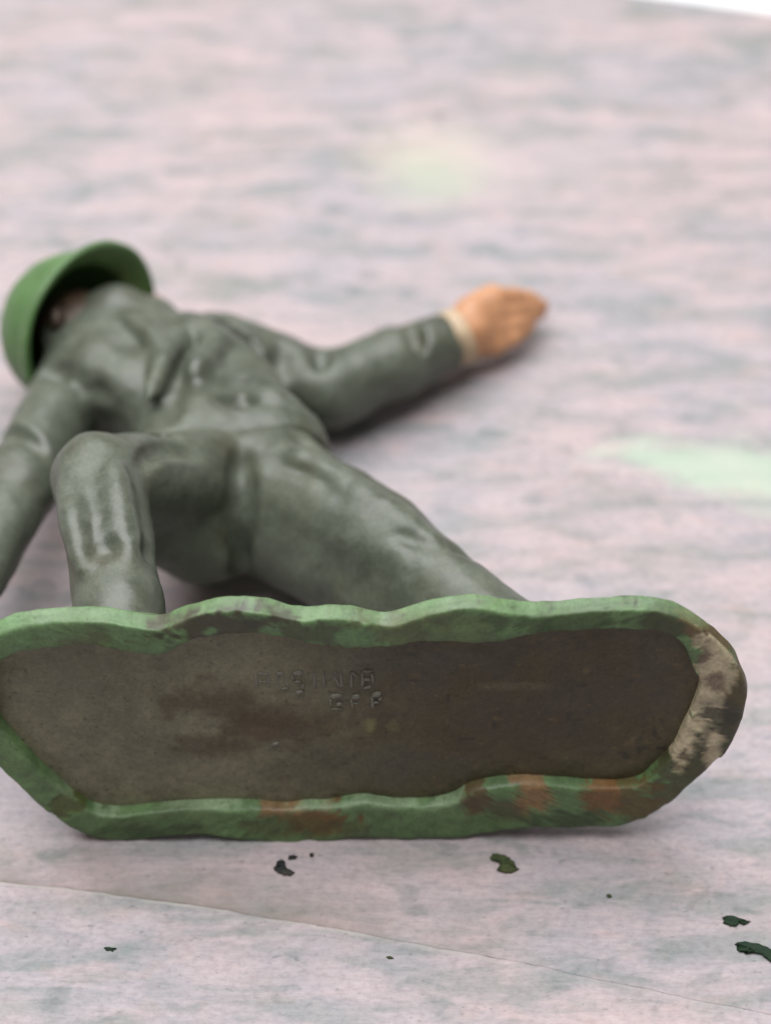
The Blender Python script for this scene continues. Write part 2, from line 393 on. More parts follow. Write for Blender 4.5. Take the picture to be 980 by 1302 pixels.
def legs(G, g):
    add(G, 'c', J['hipL'], J['kneeL'], 5.0, 4.0, k=1.5, grow=g)
    add(G, 'c', J['kneeL'], J['ankL'], 3.9, 3.5, k=0.9, grow=g)
    add(G, 'c', J['ankL'], J['footL'], 3.5, 3.4, k=0.8, grow=g)
    add(G, 'c', J['hipR'], J['kneeR'], 5.2, 4.3, k=1.6, grow=g)
    add(G, 'c', J['kneeR'], J['ankR'], 4.2, 3.3, k=1.2, grow=g)
    add(G, 'c', J['ankR'], J['footR'], 3.3, 3.0, k=0.8, grow=g)
    add(G, 'c', (-15.5, 1.4, 31.0), (-9.6, 1.2, 31.8), 5.0, 5.0, k=1.6, grow=g)
    add(G, 'c', (-16.0, -1.0, 28.2), (-14.4, -1.2, 28.2), 4.9, 4.9, k=1.2, grow=g)
    add(G, 'c', (-19.0, 1.0, 25.6), (-15.4, -2.2, 27.4), 4.2, 4.6, k=1.4, grow=g)
    add(G, 'c', (-9.4, -1.6, 27.6), (9.4, -0.8, 9.6), 4.6, 3.4, k=1.6, grow=g)

def trunk(G, g):
    add(G, 'c', (-15.8, 1.4, 34.5), (-10.4, 1.2, 35.5), 5.5, 5.5, k=1.5, grow=g)
    add(G, 'c', (-15.8, 1.8, 36.0), (-20.4, 2.0, 45.0), 5.8, 6.2, k=1.5, grow=g)
    add(G, 'c', (-11.2, 1.2, 37.0), (-16.0, 1.8, 46.5), 5.2, 6.0, k=1.5, grow=g)
    add(G, 'c', (-26.8, 2.0, 44.8), (-16.0, 1.6, 50.4), 4.3, 4.6, k=2.0, grow=g)

def arms(G, g):
    add(G, 'c', J['shL'], J['elL'], 3.7, 3.4, k=1.0, grow=g)
    add(G, 'c', J['elL'], J['wrL'], 3.4, 2.7, k=0.8, grow=g)
    add(G, 'c', J['shR'], J['elR'], 3.9, 3.7, k=1.6, grow=g)
    add(G, 'c', J['elR'], (2.0, 0.3, 52.0), 3.7, 3.5, k=0.9, grow=g)
    add(G, 'c', (2.0, 0.3, 52.0), J['wrR'], 3.5, 2.7, k=0.9, grow=g)

def fold(G, pts, r, k=1.3, cut=True):
    """a soft crease or ridge along a bent line, fading at both ends"""
    pts = np.array(pts, float); n = 9; r = r * (0.55 if cut else 0.75); k = k + 0.3
    cum = np.r_[0, np.cumsum(np.linalg.norm(np.diff(pts, axis=0), axis=1))]; u = np.linspace(0, cum[-1], n)
    Q = np.stack([np.interp(u, cum, pts[:, c]) for c in range(3)], 1)
    Q[1:-1] = 0.5 * Q[1:-1] + 0.25 * (Q[2:] + Q[:-2])
    rad = r * (0.12 + 0.88 * np.sin(np.pi * np.linspace(0.04, 0.96, n)) ** 0.8)
    for i in range(n - 1): add(G, 'c', Q[i], Q[i + 1], rad[i], rad[i + 1], k=k, cut=cut)

def hand(G, wr, fwd, up, out, s=1.0):
    """palm, four unequal curled fingers and a thumb; up runs across the palm, out away from its back"""
    wr, fwd, up, out = np.array(wr), nrm(fwd), nrm(up), nrm(out)
    add(G, 'c', wr - fwd * 1.2, wr + fwd * 0.8, 2.0 * s, 2.1 * s, k=0.5)
    for u in (-1.9, -0.6, 0.7, 2.0):
        add(G, 'c', wr + fwd * 0.9 + up * u * 0.8 * s, wr + fwd * 3.2 * s + up * u * s, 1.25 * s, 1.15 * s, k=0.9)
    for u, ln in ((-2.15, 0.75), (-0.75, 1.0), (0.7, 1.05), (2.1, 0.85)):
        k0 = wr + fwd * 3.3 * s + up * u * s + out * 0.15
        k1 = k0 + (fwd * 2.3 - out * 0.2 - up * u * 0.2) * ln * s; k2 = k1 + (fwd * 1.7 - out * 0.5 - up * u * 0.26) * ln * s; k3 = k2 + (fwd * 0.9 - out * 0.6 - up * u * 0.1) * ln * s
        add(G, 'c', k0, k1, 0.98 * s, 0.85 * s, k=0.28); add(G, 'c', k1, k2, 0.85 * s, 0.8 * s, k=0.25); add(G, 'c', k2, k3, 0.78 * s, 0.7 * s, k=0.2)
    t0 = wr + fwd * 1.2 + up * 1.7 * s; t1 = t0 + (fwd * 2.0 + up * 0.75 - out * 0.3) * s; t2 = t1 + (fwd * 1.7 - out * 0.7 - up * 0.2) * s
    add(G, 'c', t0, t1, 1.05 * s, 0.9 * s, k=0.7); add(G, 'c', t1, t2, 0.88 * s, 0.7 * s, k=0.25)

def head(G):
    c = HC + HA * 0.9
    face = nrm(np.cross(np.cross(HA, (0.7, 0.6, 0.2)), HA)); side = np.cross(HA, face)
    add(G, 'e', c, (4.3, 4.3, 4.6), k=0.5)
    add(G, 'c', c - HA * 2.0 + face * 0.5, c - HA * 4.4 + face * 1.2, 3.2, 1.9, k=1.0)      # jaw and chin
    add(G, 'c', c - HA * 0.4 + face * 4.0, c - HA * 2.2 + face * 4.6, 0.45, 0.75, k=0.4)      # nose
    add(G, 'c', c - HA * 3.5 + face * 3.3 - side, c - HA * 3.5 + face * 3.3 + side, 0.4, 0.4, k=0.4)   # lips
    for s in (-1, 1):
        add(G, 'e', c - HA * 0.5 + face * 4.0 + side * 1.6 * s, (0.8, 0.8, 0.8), k=0.3, cut=True)  # eye sockets
        add(G, 'e', c - HA * 0.6 + face * 3.4 + side * 1.6 * s, (0.7, 0.7, 0.7), k=0.15)           # eyes
        add(G, 'e', c - HA * 1.0 + side * 4.5 * s, (0.8, 1.3, 1.3), k=0.4)                          # ears
    add(G, 'c', c - HA * 2.4, J['neck'], 2.9, 3.4, k=1.0)
    add(G, 'c', (-25.8, 3.6, 59.3), (-22.2, 3.4, 57.8), 1.5, 1.3, k=1.0)
    add(G, 'c', (-24.0, 3.4, 58.4), (-24.6, 3.2, 54.0), 1.6, 2.6, k=1.0)                   # jaw turned up beside the collar
    return face

VOX = 0.3
LO, HI = (-44, -9, 0.3), (24, 19, 70)
toy = bpy.data.objects.new('toy_soldier', None); SC.collection.objects.link(toy)
toy.empty_display_size = 0.02; toy.location = Vector(BC) * MM
tag(toy, 'old painted toy soldier on its back, dark underside of its wavy base facing the viewer', 'toy soldier')

# body: one continuous figure, set a little inside the clothes except at head and hands
G = grid(LO, HI, VOX)
legs(G, -2.2); trunk(G, -2.2); arms(G, -1.7)
add(G, 'c', J['chest'], J['neck'], 4.0, 3.3, k=1.0)
FACE = head(G)
VIEW = nrm((0.1, 0.67, -0.74))
hand(G, (9.2, 0.9, 57.2), (0.86, 0.0, 0.46), VIEWUP, VIEW, 1.17)
plane_cut(G, (0, 0, 3.2), (0, 0, -1))
hand(G, (-35.6, 0.9, 15.4), (-0.15, -0.1, -1.0), (0.9, 0.3, 0), (0, 1, 0), 0.9)
roughen(G, [(3.0, 0.10, 41), (1.1, 0.05, 42)])
V, F = nets(G); V = relax(V, F, 1)
me = mesh_np('body', to_world(V), F)
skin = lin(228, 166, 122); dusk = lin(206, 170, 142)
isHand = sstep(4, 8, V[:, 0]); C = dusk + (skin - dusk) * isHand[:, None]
brim_shade = sstep(-2.4, -1.2, (V - HC) @ HA + 0.5 * vnoise(V, 1.0, 55)); C = C + (lin(84, 68, 56) - C) * brim_shade[:, None] * (V[:, 0] < -26.6)[:, None]  # shade under the helmet brim, painted dark brown on the head
mot = vnoise(V, 1.7, 51)[:, None]; C = C * (1 + 0.10 * mot)
spot = np.exp(-(((V - np.array((10.6, 2.2, 63.0))) / 1.1) ** 2).sum(1)) + np.exp(-(((V - np.array((16.4, 1.2, 57.6))) / 0.8) ** 2).sum(1))
C = C + (lin(92, 104, 66) - C) * np.clip(spot * 1.1, 0, 0.9)[:, None]      # green overpaint by the thumb; second spot paints the shade between fingers
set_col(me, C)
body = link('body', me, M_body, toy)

# trousers
G = grid(LO, HI, VOX)
legs(G, 0.0)
add(G, 'c', (-15.4, 1.2, 34.0), (-10.4, 1.2, 34.5), 4.9, 4.9, k=1.2)
for pts, r in ((((-19.5, 12.2, 19.0), (-18.6, 10.6, 23.4), (-15.5, 8.6, 25.8)), 0.3), (((-11.9, 6.4, 29.6), (-11.7, 4.0, 25.6), (-11.9, 0.0, 23.6), (-11.9, -4.0, 24.0)), 1.1),
               (((-23.6, 12.0, 7.6), (-19.4, 11.6, 9.0), (-16.9, 9.4, 10.4)), 0.3),
               (((-10.6, 6.9, 27.8), (-6.4, 7.2, 25.6), (-2.2, 6.2, 24.4)), 0.3), (((-7.0, 6.6, 31.4), (-3.4, 5.8, 29.0), (-1.6, 4.2, 28.2)), 0.5),
               (((2.6, 6.4, 17.0), (6.4, 5.8, 15.6), (9.6, 4.0, 16.4)), 0.2), (((-21.0, 9.4, 25.4), (-18.6, 8.0, 27.4)), 0.4)):
    fold(G, pts, r)
for pts, r in ((((-25.6, 11.9, 18.0), (-24.6, 11.6, 12.0), (-23.4, 10.6, 7.0)), 0.7), (((-21.4, 13.0, 17.6), (-20.6, 11.6, 12.0), (-19.4, 10.8, 8.0)), 0.6), (((-8.0, 6.6, 29.4), (-1.0, 6.6, 22.6), (7.0, 5.0, 14.8)), 0.6)):
    fold(G, pts, r, 1.5, False)                                        # pressed creases down the legs
plane_cut(G, (0, 0, 1.9), (0, 0, -1))
plane_cut(G, (-13, 0, 36.2), (-0.30, 0.05, 0.9))
roughen(G, [(4.0, 0.22, 11), (1.6, 0.10, 12), (0.8, 0.04, 13)])
V, F = nets(G); V = relax(V, F, 2)
link('trousers', mesh_np('trousers', to_world(V), F), M_uniform, toy)

# jacket
G = grid(LO, HI, VOX)
trunk(G, 0.25); arms(G, 0.05)
add(G, 'c', (-17.2, 1.9, 33.4), (-9.4, 1.5, 34.4), 5.5, 5.5, k=1.2)         # flared skirt of the jacket
add(G, 'c', (-25.6, 3.2, 46.4), (-22.6, 3.6, 49.8), 5.0, 4.4, k=1.6)
add(G, 'c', (-28.0, 4.6, 47.2), (-22.4, 5.2, 51.0), 3.2, 3.2, k=1.4)
add(G, 'c', (-30.0, 5.0, 49.2), (-25.4, 6.4, 52.2), 2.6, 2.7, k=1.2)
add(G, 'c', (-29.0, 6.0, 50.4), (-26.0, 6.8, 52.8), 2.0, 1.8, k=1.0)
add(G, 'c', (-26.4, 4.4, 45.6), (-21.4, 5.4, 47.2), 3.0, 3.0, k=1.6)
add(G, 'c', (-25.8, 4.8, 43.4), (-23.0, 4.6, 41.0), 3.2, 3.2, k=1.6)
# chest folds, lapels and pockets
for pts, r in ((((-15.8, 8.0, 45.6), (-17.4, 8.6, 41.0), (-18.6, 8.4, 36.5), (-18.4, 7.4, 32.6)), 1.25), (((-16.6, 6.2, 50.2), (-13.4, 5.9, 47.8), (-11.0, 4.6, 45.6)), 0.75),
               (((-8.8, 4.4, 48.5), (-9.2, 3.6, 45.0), (-9.4, 1.6, 42.0)), 1.0), (((-24.6, 6.6, 33.6), (-25.4, 6.4, 36.6), (-26.0, 5.6, 39.6)), 0.8),
               (((-14.6, 7.6, 38.0), (-10.6, 7.0, 38.8), (-6.8, 5.2, 39.6)), 0.7), (((-14.0, 7.4, 35.2), (-10.4, 6.9, 36.2), (-6.4, 5.0, 37.6)), 0.6),
               (((-23.4, 7.4, 36.8), (-20.8, 8.1, 35.6), (-19.4, 8.0, 35.2)), 0.6), (((-7.0, 4.0, 52.6), (-5.4, 3.9, 50.0), (-5.0, 2.6, 47.6)), 0.7), (((2.6, 3.6, 55.6), (3.8, 3.8, 53.8), (4.4, 2.2, 51.8)), 0.5),
               (((-34.8, 4.2, 34.6), (-32.4, 5.4, 32.6), (-30.0, 4.8, 30.6)), 0.3), (((-31.4, 5.6, 43.0), (-29.6, 6.0, 41.6)), 0.6)):
    fold(G, pts, r)
for pts, r in ((((-18.2, 8.0, 46.4), (-19.6, 8.5, 41.0), (-20.6, 8.0, 34.6)), 0.7), (((-14.4, 7.7, 45.6), (-15.6, 8.0, 42.6), (-16.8, 8.2, 38.6)), 0.8),
               (((-24.0, 8.3, 48.0), (-21.4, 8.6, 45.4), (-19.8, 8.3, 42.0)), 0.7), (((-19.0, 7.2, 49.6), (-16.6, 7.6, 47.0), (-15.0, 7.7, 44.4)), 0.9),
               (((-10.6, 6.6, 36.8), (-7.4, 5.8, 36.0)), 0.7)):
    fold(G, pts, r, 1.3, False)
# collar ring round the neck
nd = nrm(np.array(J['neck']) - np.array((-21.4, 2.8, 46.5))); e1 = nrm(np.cross(nd, (0, 1, 0.2))); e2 = np.cross(nd, e1)
cc = np.array(J['neck']) + nd * 0.4
ring = [cc + 3.9 * (math.cos(a) * e1 + math.sin(a) * e2) for a in np.linspace(0, 2 * math.pi, 15)]
for a, b in zip(ring[:-1], ring[1:]): add(G, 'c', a, b, 0.85, 0.85, k=0.6)
plane_cut(G, (8.3, 0.6, 56.0), (0.85, 0.25, 0.35), 0.3)                    # end of the sleeve
wl = nrm(np.array(J['wrL']) - np.array(J['elL'])); plane_cut(G, np.array(J['wrL']) + wl * 0.4, (0, 0, -1), 0.3) if False else None
# hem: cut the jacket across the hips only (arms hang below it)
sl, P = sub(G, G['lo'], G['lo'] + G['vox'] * G['n'])
pl = (P - np.array((-13, 0, 31.6), np.float32)) @ nrm((0.28, -0.12, -0.92)).astype(np.float32)
keep = P[..., 0] < -27.0 - 0.12 * (P[..., 2] - 30)
G['d'] = np.where(keep, G['d'], -smin(-G['d'], -pl, 0.5))
pl = 17.0 - P[..., 2]
G['d'] = -smin(-G['d'], -pl, 0.4)
roughen(G, [(3.6, 0.20, 21), (1.7, 0.10, 22), (0.8, 0.05, 23)])
V, F = nets(G); V = relax(V, F, 2)
jacket = link('jacket', mesh_np('jacket', to_world(V), F), M_uniform, toy)

# shirt cuff at the raised wrist: a short ring
G = grid((3, -7, 48), (18, 9, 68), 0.22)
add(G, 'c', (8.0, 0.6, 56.2), (10.2, 0.8, 57.1), 2.9, 3.2, k=0.2)
sl, P = sub(G, G['lo'], G['lo'] + G['vox'] * G['n'])
for c, n in (((9.5, 0.8, 56.7), (0.85, 0.2, 0.4)), ((7.6, 0.6, 55.8), (-0.85, -0.2, -0.4))): plane_cut(G, c, n, 0.4)
roughen(G, [(1.6, 0.12, 61)])
V, F = nets(G); V = relax(V, F, 1)
link('cuff', mesh_np('cuff', to_world(V), F), M_cuff, jacket)

# helmet: a dome with a flared rim, hollow
hx = FACE; hy = np.cross(HA, hx)
prof = []                                      # (radius, height along the crown) outside up, then inside
for t in np.linspace(0, 1, 15): prof.append((6.35 * math.cos(t * math.pi / 2) ** 0.85 if t < 1 else 0.0, 0.9 + 5.7 * math.sin(t * math.pi / 2)))
HS = 1.23
outer = [(7.25, -0.75), (7.30, -0.55), (7.10, -0.25), (6.75, 0.25), (6.5, 0.6)] + prof
inner = [(max(0, r - 0.75), z - 0.6 if r > 1 else z - 0.7) for r, z in prof[::-1]] + [(5.9, 0.05), (6.35, -0.45), (6.85, -0.85), (7.1, -0.92)]
loop = outer + inner
ns = 72; V = []; F = []
for r, z in loop:
    for k in range(ns):
        a = 2 * math.pi * k / ns
        rr = r * (1 + 0.04 * math.cos(a) + (0.07 * max(0, math.cos(a)) ** 2 if r > 6.0 and z < 0.4 else 0)); zz = z - (0.35 * max(0, math.cos(a)) ** 3 if r > 6.2 and z < 0.4 else 0)
        p = HC + HA * (zz * HS + 0.4) + HS * (hx * rr * math.cos(a) + hy * rr * 0.95 * math.sin(a))
        V.append(p + 0.07 * np.array(noise.noise_vector(Vector(p * 0.45))))
nl = len(loop)
for i in range(nl):
    j = (i + 1) % nl
    for k in range(ns):
        F.append([i * ns + k, i * ns + (k + 1) % ns, j * ns + (k + 1) % ns, j * ns + k])
me = mesh_np('helmet', to_world(V), F)
bm = bmesh.new(); bm.from_mesh(me); bmesh.ops.remove_doubles(bm, verts=bm.verts, dist=1e-6); bmesh.ops.recalc_face_normals(bm, faces=bm.faces); bm.to_mesh(me); bm.free()
helmet = link('helmet', me, M_helmet, toy)

# ------------------------------------------------------------------ the base with its rim and underside
OUT_Y = 0.35
OUT = [(-30.9,9.2),(-28.9,10.8),(-26.3,11.6),(-23.2,11.8),(-20.8,11.8),(-18.7,11.3),(-17.2,10.8),(-16.2,10.9),(-14.7,12.0),(-12.2,12.8),(-9.7,13.1),(-7.6,12.5),(-5.8,11.8),(-4.2,12.0),(-2.4,12.2),(-0.6,11.8),(1.0,11.3),(2.5,11.5),(4.3,12.5),(6.8,13.1),(9.2,13.3),(11.1,12.8),(12.3,12.2),(14.1,12.2),(17.2,12.7),(20.2,13.0),(22.7,12.8),(24.6,12.1),(26.5,10.6),(28.7,8.2),(30.0,5.6),(30.5,3.1),(30.6,1.0),(30.2,-1.5),(29.1,-4.5),(26.9,-7.3),(25.2,-9.6),(23.0,-11.5),(20.7,-12.4),(17.4,-12.5),(14.0,-12.4),(10.7,-13.0),(8.0,-13.7),(4.7,-13.9),(1.6,-13.8),(-0.7,-13.6),(-3.4,-14.2),(-6.2,-14.5),(-8.8,-14.3),(-12.2,-13.6),(-14.8,-13.0),(-17.2,-13.2),(-18.9,-13.8),(-21.6,-14.2),(-24.0,-13.4),(-26.4,-11.7),(-28.2,-9.5),(-29.6,-7.3),(-30.8,-5.4),(-32.3,-1.8),(-32.8,1.8),(-32.6,4.3),(-32.1,7.1)]
INN = [(-29.4,6.7),(-27.3,8.0),(-24.4,8.2),(-21.6,8.7),(-18.8,7.6),(-16.2,7.4),(-15.2,8.2),(-13.3,9.1),(-10.1,9.5),(-7.0,9.3),(-3.8,8.4),(1.9,8.2),(3.8,8.7),(10.2,8.7),(11.7,9.6),(16.4,9.9),(21.1,10.2),(23.4,9.7),(24.8,8.4),(26.0,5.5),(26.6,3.7),(26.3,1.5),(25.6,-1.2),(25.0,-3.6),(23.4,-6.3),(22.1,-7.5),(19.5,-7.7),(15.8,-7.5),(13.7,-7.1),(8.7,-7.9),(6.9,-9.3),(4.0,-9.9),(0.6,-9.6),(-0.8,-9.4),(-4.2,-10.1),(-7.6,-10.4),(-10.9,-10.1),(-16.0,-10.1),(-21.2,-10.9),(-23.9,-10.1),(-26.6,-6.8),(-28.6,-3.6),(-30.2,-0.3),(-30.3,2.6),(-30.0,5.0)]
NB = 1000
def polar(poly, smooth):
    """sample a closed outline at even steps of a stretched polar angle"""
    P = np.array(poly); P = np.concatenate([P, P[:1]]); Q = []
    for i in range(len(P) - 1):                # Catmull-Rom through the points
        p0, p1, p2, p3 = P[(i - 1) % (len(P) - 1)], P[i], P[i + 1], P[(i + 2) % (len(P) - 1)]
        for t in np.linspace(0, 1, 16, endpoint=False):
            Q.append(0.5 * (2 * p1 + (p2 - p0) * t + (2 * p0 - 5 * p1 + 4 * p2 - p3) * t * t + (3 * p1 - p0 - 3 * p2 + p3) * t ** 3))
    Q = np.array(Q); c = np.array((-1.0, -0.4)); a = np.arctan2((Q[:, 1] - c[1]) / 12.0, (Q[:, 0] - c[0]) / 31.0)
    o = np.argsort(a); a = a[o]; Q = Q[o]
    th = np.linspace(-math.pi, math.pi, NB, endpoint=False)
    X = np.stack([np.interp(th, np.r_[a[-1] - 2 * math.pi, a, a[0] + 2 * math.pi], np.r_[Q[-1, k], Q[:, k], Q[0, k]]) for k in (0, 1)], 1)
    for _ in range(smooth): X = 0.5 * X + 0.25 * (np.roll(X, 1, 0) + np.roll(X, -1, 0))
    return X
po, pi_ = polar(OUT, 50), polar(INN, 40)
po[:, 1] -= OUT_Y * sstep(2, 8, po[:, 1])                          # the upper edge is a little lower than traced
face_o = po.copy(); face_o[:, 1] -= 0.55 * sstep(4, 9, po[:, 1])   # upper wall leans back from the front face
face_o[:, 0] *= 0.995
def ring_at(t, h, base=None, inset=0.0):
    q = (face_o if base is None else base) * (1 - t) + pi_ * t
    if inset: q = q * np.array((1 - inset / 31, 1 - inset / 13))
    return np.concatenate([q, np.full((NB, 1), h)], 1)
rows = [ring_at(0, 3.3, po, 3.4), ring_at(0, 2.9, po, 2.2), ring_at(0, 2.3, po, 1.15), ring_at(0, 1.7, po, 0.45), ring_at(0, 1.2, po, 0.08)]
for t, h in ((-0.02, 0.8), (0.0, 0.34), (0.02, 0.14), (0.06, 0.04), (0.14, 0.0), (0.3, 0.0), (0.4, 0.0), (0.5, 0.0), (0.6, 0.0), (0.7, 0.0), (0.8, 0.02), (0.9, 0.03), (0.96, 0.09), (0.99, 0.26), (1.0, 0.55), (1.01, 0.95), (1.02, 1.7)):
    rows.append(ring_at(t, h))
V = np.concatenate(rows); nr = len(rows)
V[:, 2] += 0.18 * vnoise(V, 3.5, 31) + 0.13 * vnoise(V, 1.2, 32) + 0.07 * vnoise(V, 0.6, 36)
V[:, :2] += np.stack([0.14 * vnoise(V, 2.2, 33), 0.14 * vnoise(V, 2.2, 34)], 1)
# chipped end: paint and filler broken away on the right
X_, Y_ = V[:, 0], V[:, 1]
def px(x, y): return ((x - 470) / 15.75 + 0.05, (920 - y) / 11.55)
def patch(cx, cy, rx, ry, w=0.5, seed=70, s=1.3, soft=0.0):
    u, v = px(cx, cy); d = np.sqrt(((X_ - u) / (rx / 15.75)) ** 2 + ((Y_ - v) / (ry / 11.55)) ** 2)
    return 1 - sstep(0.80 - soft, 1.12 + soft, d + w * vnoise(V, s, seed) + 0.6 * w * vnoise(V, 0.6, seed + 1) + 0.45 * w * vnoise(V, 0.3, seed + 2))
inrim = np.repeat(np.array([0.0] * 6 + [0.5, 0.9] + [1.0] * (nr - 8)), NB)
chip = np.clip(patch(905, 842, 26, 44, .5, 71) + patch(897, 900, 24, 44, .5, 73) + patch(876, 946, 15, 34, .45, 75) + patch(915, 955, 13, 24, .5, 77), 0, 1) * inrim
V[:, 2] += chip * (0.42 + 0.22 * vnoise(V, 0.9, 79))
green = lin(108, 138, 90)
C = np.tile(green, (len(V), 1))
C *= (1 + 0.18 * vnoise(V, 2.6, 81) + 0.14 * vnoise(V, 0.8, 82) + 0.10 * vnoise(V, 0.4, 83))[:, None]
def blend(mask, col, amt=1.0):
    global C
    C = C + (np.asarray(col) - C) * (np.clip(mask, 0, 1) * amt)[:, None]
WEAR = np.zeros(len(V))
olive, rust, brown, dark = lin(98, 98, 66), lin(156, 118, 80), lin(112, 94, 64), lin(62, 60, 48)
for cx, cy, rx, ry, col, am in ((280, 802, 78, 20, lin(78, 72, 56), .9), (400, 812, 50, 16, lin(78, 76, 56), .7), (120, 812, 50, 12, olive, .5), (500, 806, 60, 16, olive, .6), (560, 805, 60, 22, olive, .4),
                                (720, 792, 90, 16, lin(66, 84, 50), .7), (840, 795, 40, 22, lin(66, 66, 44), .85), (905, 812, 50, 34, brown, .95), (945, 880, 30, 70, lin(98, 82, 52), .95), (920, 960, 50, 60, lin(78, 78, 56), .95),
                                (880, 1000, 40, 40, lin(86, 84, 54), .8), (820, 1030, 45, 25, lin(112, 92, 54), .85), (775, 1022, 24, 24, lin(146, 104, 62), .9), (682, 1020, 24, 26, rust, .9), 
                                (612, 1025, 20, 24, lin(104, 82, 52), .9), (645, 1040, 26, 14, olive, .8), (400, 1052, 42, 20, lin(128, 92, 48), .95), (350, 1040, 26, 12, rust, .85), (370, 1062, 70, 14, lin(90, 92, 52), .6),
                                (65, 1028, 24, 16, lin(100, 106, 54), .8), (155, 1065, 60, 8, lin(66, 92, 52), .6), (730, 1050, 60, 10, lin(64, 82, 48), .7)):
    pm = patch(cx, cy, rx, ry, .6, int(cx * 7 + cy) % 900 + 100); WEAR = np.maximum(WEAR, pm * am); blend(pm, col, am)
for cx, cy, rx, ry in ((170, 800, 26, 14), (205, 826, 16, 8), (273, 806, 10, 6), (345, 806, 12, 6), (452, 812, 30, 10), (90, 806, 30, 12), (30, 812, 24, 16)):
    blend(patch(cx, cy, rx, ry, .4, int(cx * 3) % 900 + 50), lin(112, 146, 98), .85)
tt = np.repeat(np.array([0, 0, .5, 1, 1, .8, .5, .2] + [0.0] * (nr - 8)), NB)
blend(tt * sstep(5, 9, Y_) * sstep(-0.45, 0.25, vnoise(V, 1.6, 201) + 0.4 * vnoise(V, 0.5, 202)), lin(136, 170, 122), .5)      # light on the upper edge, painted in as paler green
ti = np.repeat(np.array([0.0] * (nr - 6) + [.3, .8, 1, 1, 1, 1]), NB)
blend(ti * (1 - sstep(-9, -5, Y_)) * (X_ < 8) * sstep(-0.3, 0.3, vnoise(V, 1.8, 203) + 0.4 * vnoise(V, 0.5, 204)), lin(160, 184, 144), .7)   # painted highlight along the lower inner edge
cream = lin(222, 206, 172)[None] * (1 + 0.22 * vnoise(V, 1.1, 91))[:, None]
C = C + (cream - C) * chip[:, None]
blend(patch(888, 838, 12, 14, .4, 92) * chip, lin(120, 98, 82), .8); blend(patch(908, 872, 12, 14, .4, 94) * chip, lin(126, 98, 84), .7)
blend(patch(918, 912, 22, 10, .5, 95), dark, .85); blend(patch(905, 940, 10, 20, .5, 96), dark, .6); blend(patch(878, 965, 10, 8, .5, 97), lin(92, 78, 58), .8)
V[:, 2] += 0.13 * WEAR * inrim * (1 - chip)
F = []
for r in range(nr - 1):
    for k in range(NB):
        F.append([r * NB + k, r * NB + (k + 1) % NB, (r + 1) * NB + (k + 1) % NB, (r + 1) * NB + k])
# closed back the soldier stands on
back0 = len(V); VB = []; CB = []
prev = list(range(NB))
for s in (0.75, 0.5, 0.25):
    q = np.concatenate([rows[0][:, :2] * s, np.full((NB, 1), 3.3 + 0.6 * (1 - s))], 1); VB.append(q)
VB = np.concatenate(VB); V2 = np.concatenate([V, VB, [[0, 0, 4.0]]]); C2 = np.concatenate([C, np.tile(green, (len(VB) + 1, 1))])
cur = prev
for b in range(3):
    nx = [back0 + b * NB + k for k in range(NB)]
    for k in range(NB): F.append([cur[(k + 1) % NB], cur[k], nx[k], nx[(k + 1) % NB]])
    cur = nx
for k in range(NB): F.append([cur[(k + 1) % NB], cur[k], len(V2) - 1])
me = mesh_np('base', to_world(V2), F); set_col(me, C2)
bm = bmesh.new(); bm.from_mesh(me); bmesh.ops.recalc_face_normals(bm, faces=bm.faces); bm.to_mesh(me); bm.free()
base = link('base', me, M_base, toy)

# recessed underside
PL = 1.25
sp = np.stack([np.clip(pi_[:, 0], -19, 16), 0 * pi_[:, 0] - 0.6], 1)
rows = []
ts = list(np.linspace(-0.03, 0.97, 60)) + [1.0]
for t in ts: rows.append(np.concatenate([pi_ * (1 - t) + sp * t, np.full((NB, 1), PL)], 1))
V = np.concatenate(rows)
V[:, 2] += 0.10 * vnoise(V, 7, 131) + 0.05 * vnoise(V, 1.6, 132) + 0.03 * vnoise(V, 0.7, 133)
X_, Y_ = V[:, 0], V[:, 1]
C = np.tile(lin(148, 143, 122), (len(V), 1))
dk = sstep(-14, 8, X_ + 3.0 * vnoise(V, 4, 140) + 1.2 * vnoise(V, 1.4, 141))
C = C + (lin(90, 79, 54) - C) * (0.92 * dk)[:, None]  # left part stays paler: its sheen is put into the colour
for cx, cy, rx, ry, col, am in ((270, 905, 70, 22, lin(87, 71, 52), .9), (330, 940, 60, 24, lin(89, 71, 50), .9), (250, 962, 60, 12, lin(89, 73, 55), .8), (400, 935, 50, 18, lin(92, 73, 50), .7), (480, 940, 50, 30, lin(84, 71, 50), .7),
                                (330, 945, 18, 8, lin(124, 100, 76), .7), (560, 880, 110, 60, lin(76, 66, 50), .6), (640, 940, 70, 40, lin(81, 66, 52), .6), (760, 900, 90, 70, lin(71, 59, 50), .6), (480, 990, 120, 22, lin(87, 87, 79), .6),
                                (655, 885, 34, 5, lin(121, 110, 92), .7), (425, 938, 20, 7, lin(126, 110, 81), .6), (470, 938, 8, 9, lin(158, 153, 105), .8), (500, 935, 8, 7, lin(137, 126, 81), .7), (520, 850, 90, 14, lin(97, 95, 84), .5), (100, 880, 90, 60, lin(121, 116, 105), .5), (160, 960, 70, 40, lin(105, 105, 92), .4)):
    blend(patch(cx, cy, rx, ry, .55, int(cx * 5 + cy) % 900 + 40, 1.6, 0.5), col, am * 0.85)
sp_ = vnoise(V, 0.55, 151) * vnoise(V, 2.2, 152)
blend(sstep(0.34, 0.5, sp_) * dk, lin(128, 106, 72), .55); blend(sstep(0.30, 0.5, -sp_) * (0.2 + 0.8 * dk), lin(50, 46, 36), .6)
F = []
nr = len(ts)
for r in range(nr - 1):
    for k in range(NB): F.append([r * NB + k, (r + 1) * NB + k, (r + 1) * NB + (k + 1) % NB, r * NB + (k + 1) % NB])
me = mesh_np('underside', to_world(V), F); set_col(me, C * np.array((0.92, 0.92, 0.82)))
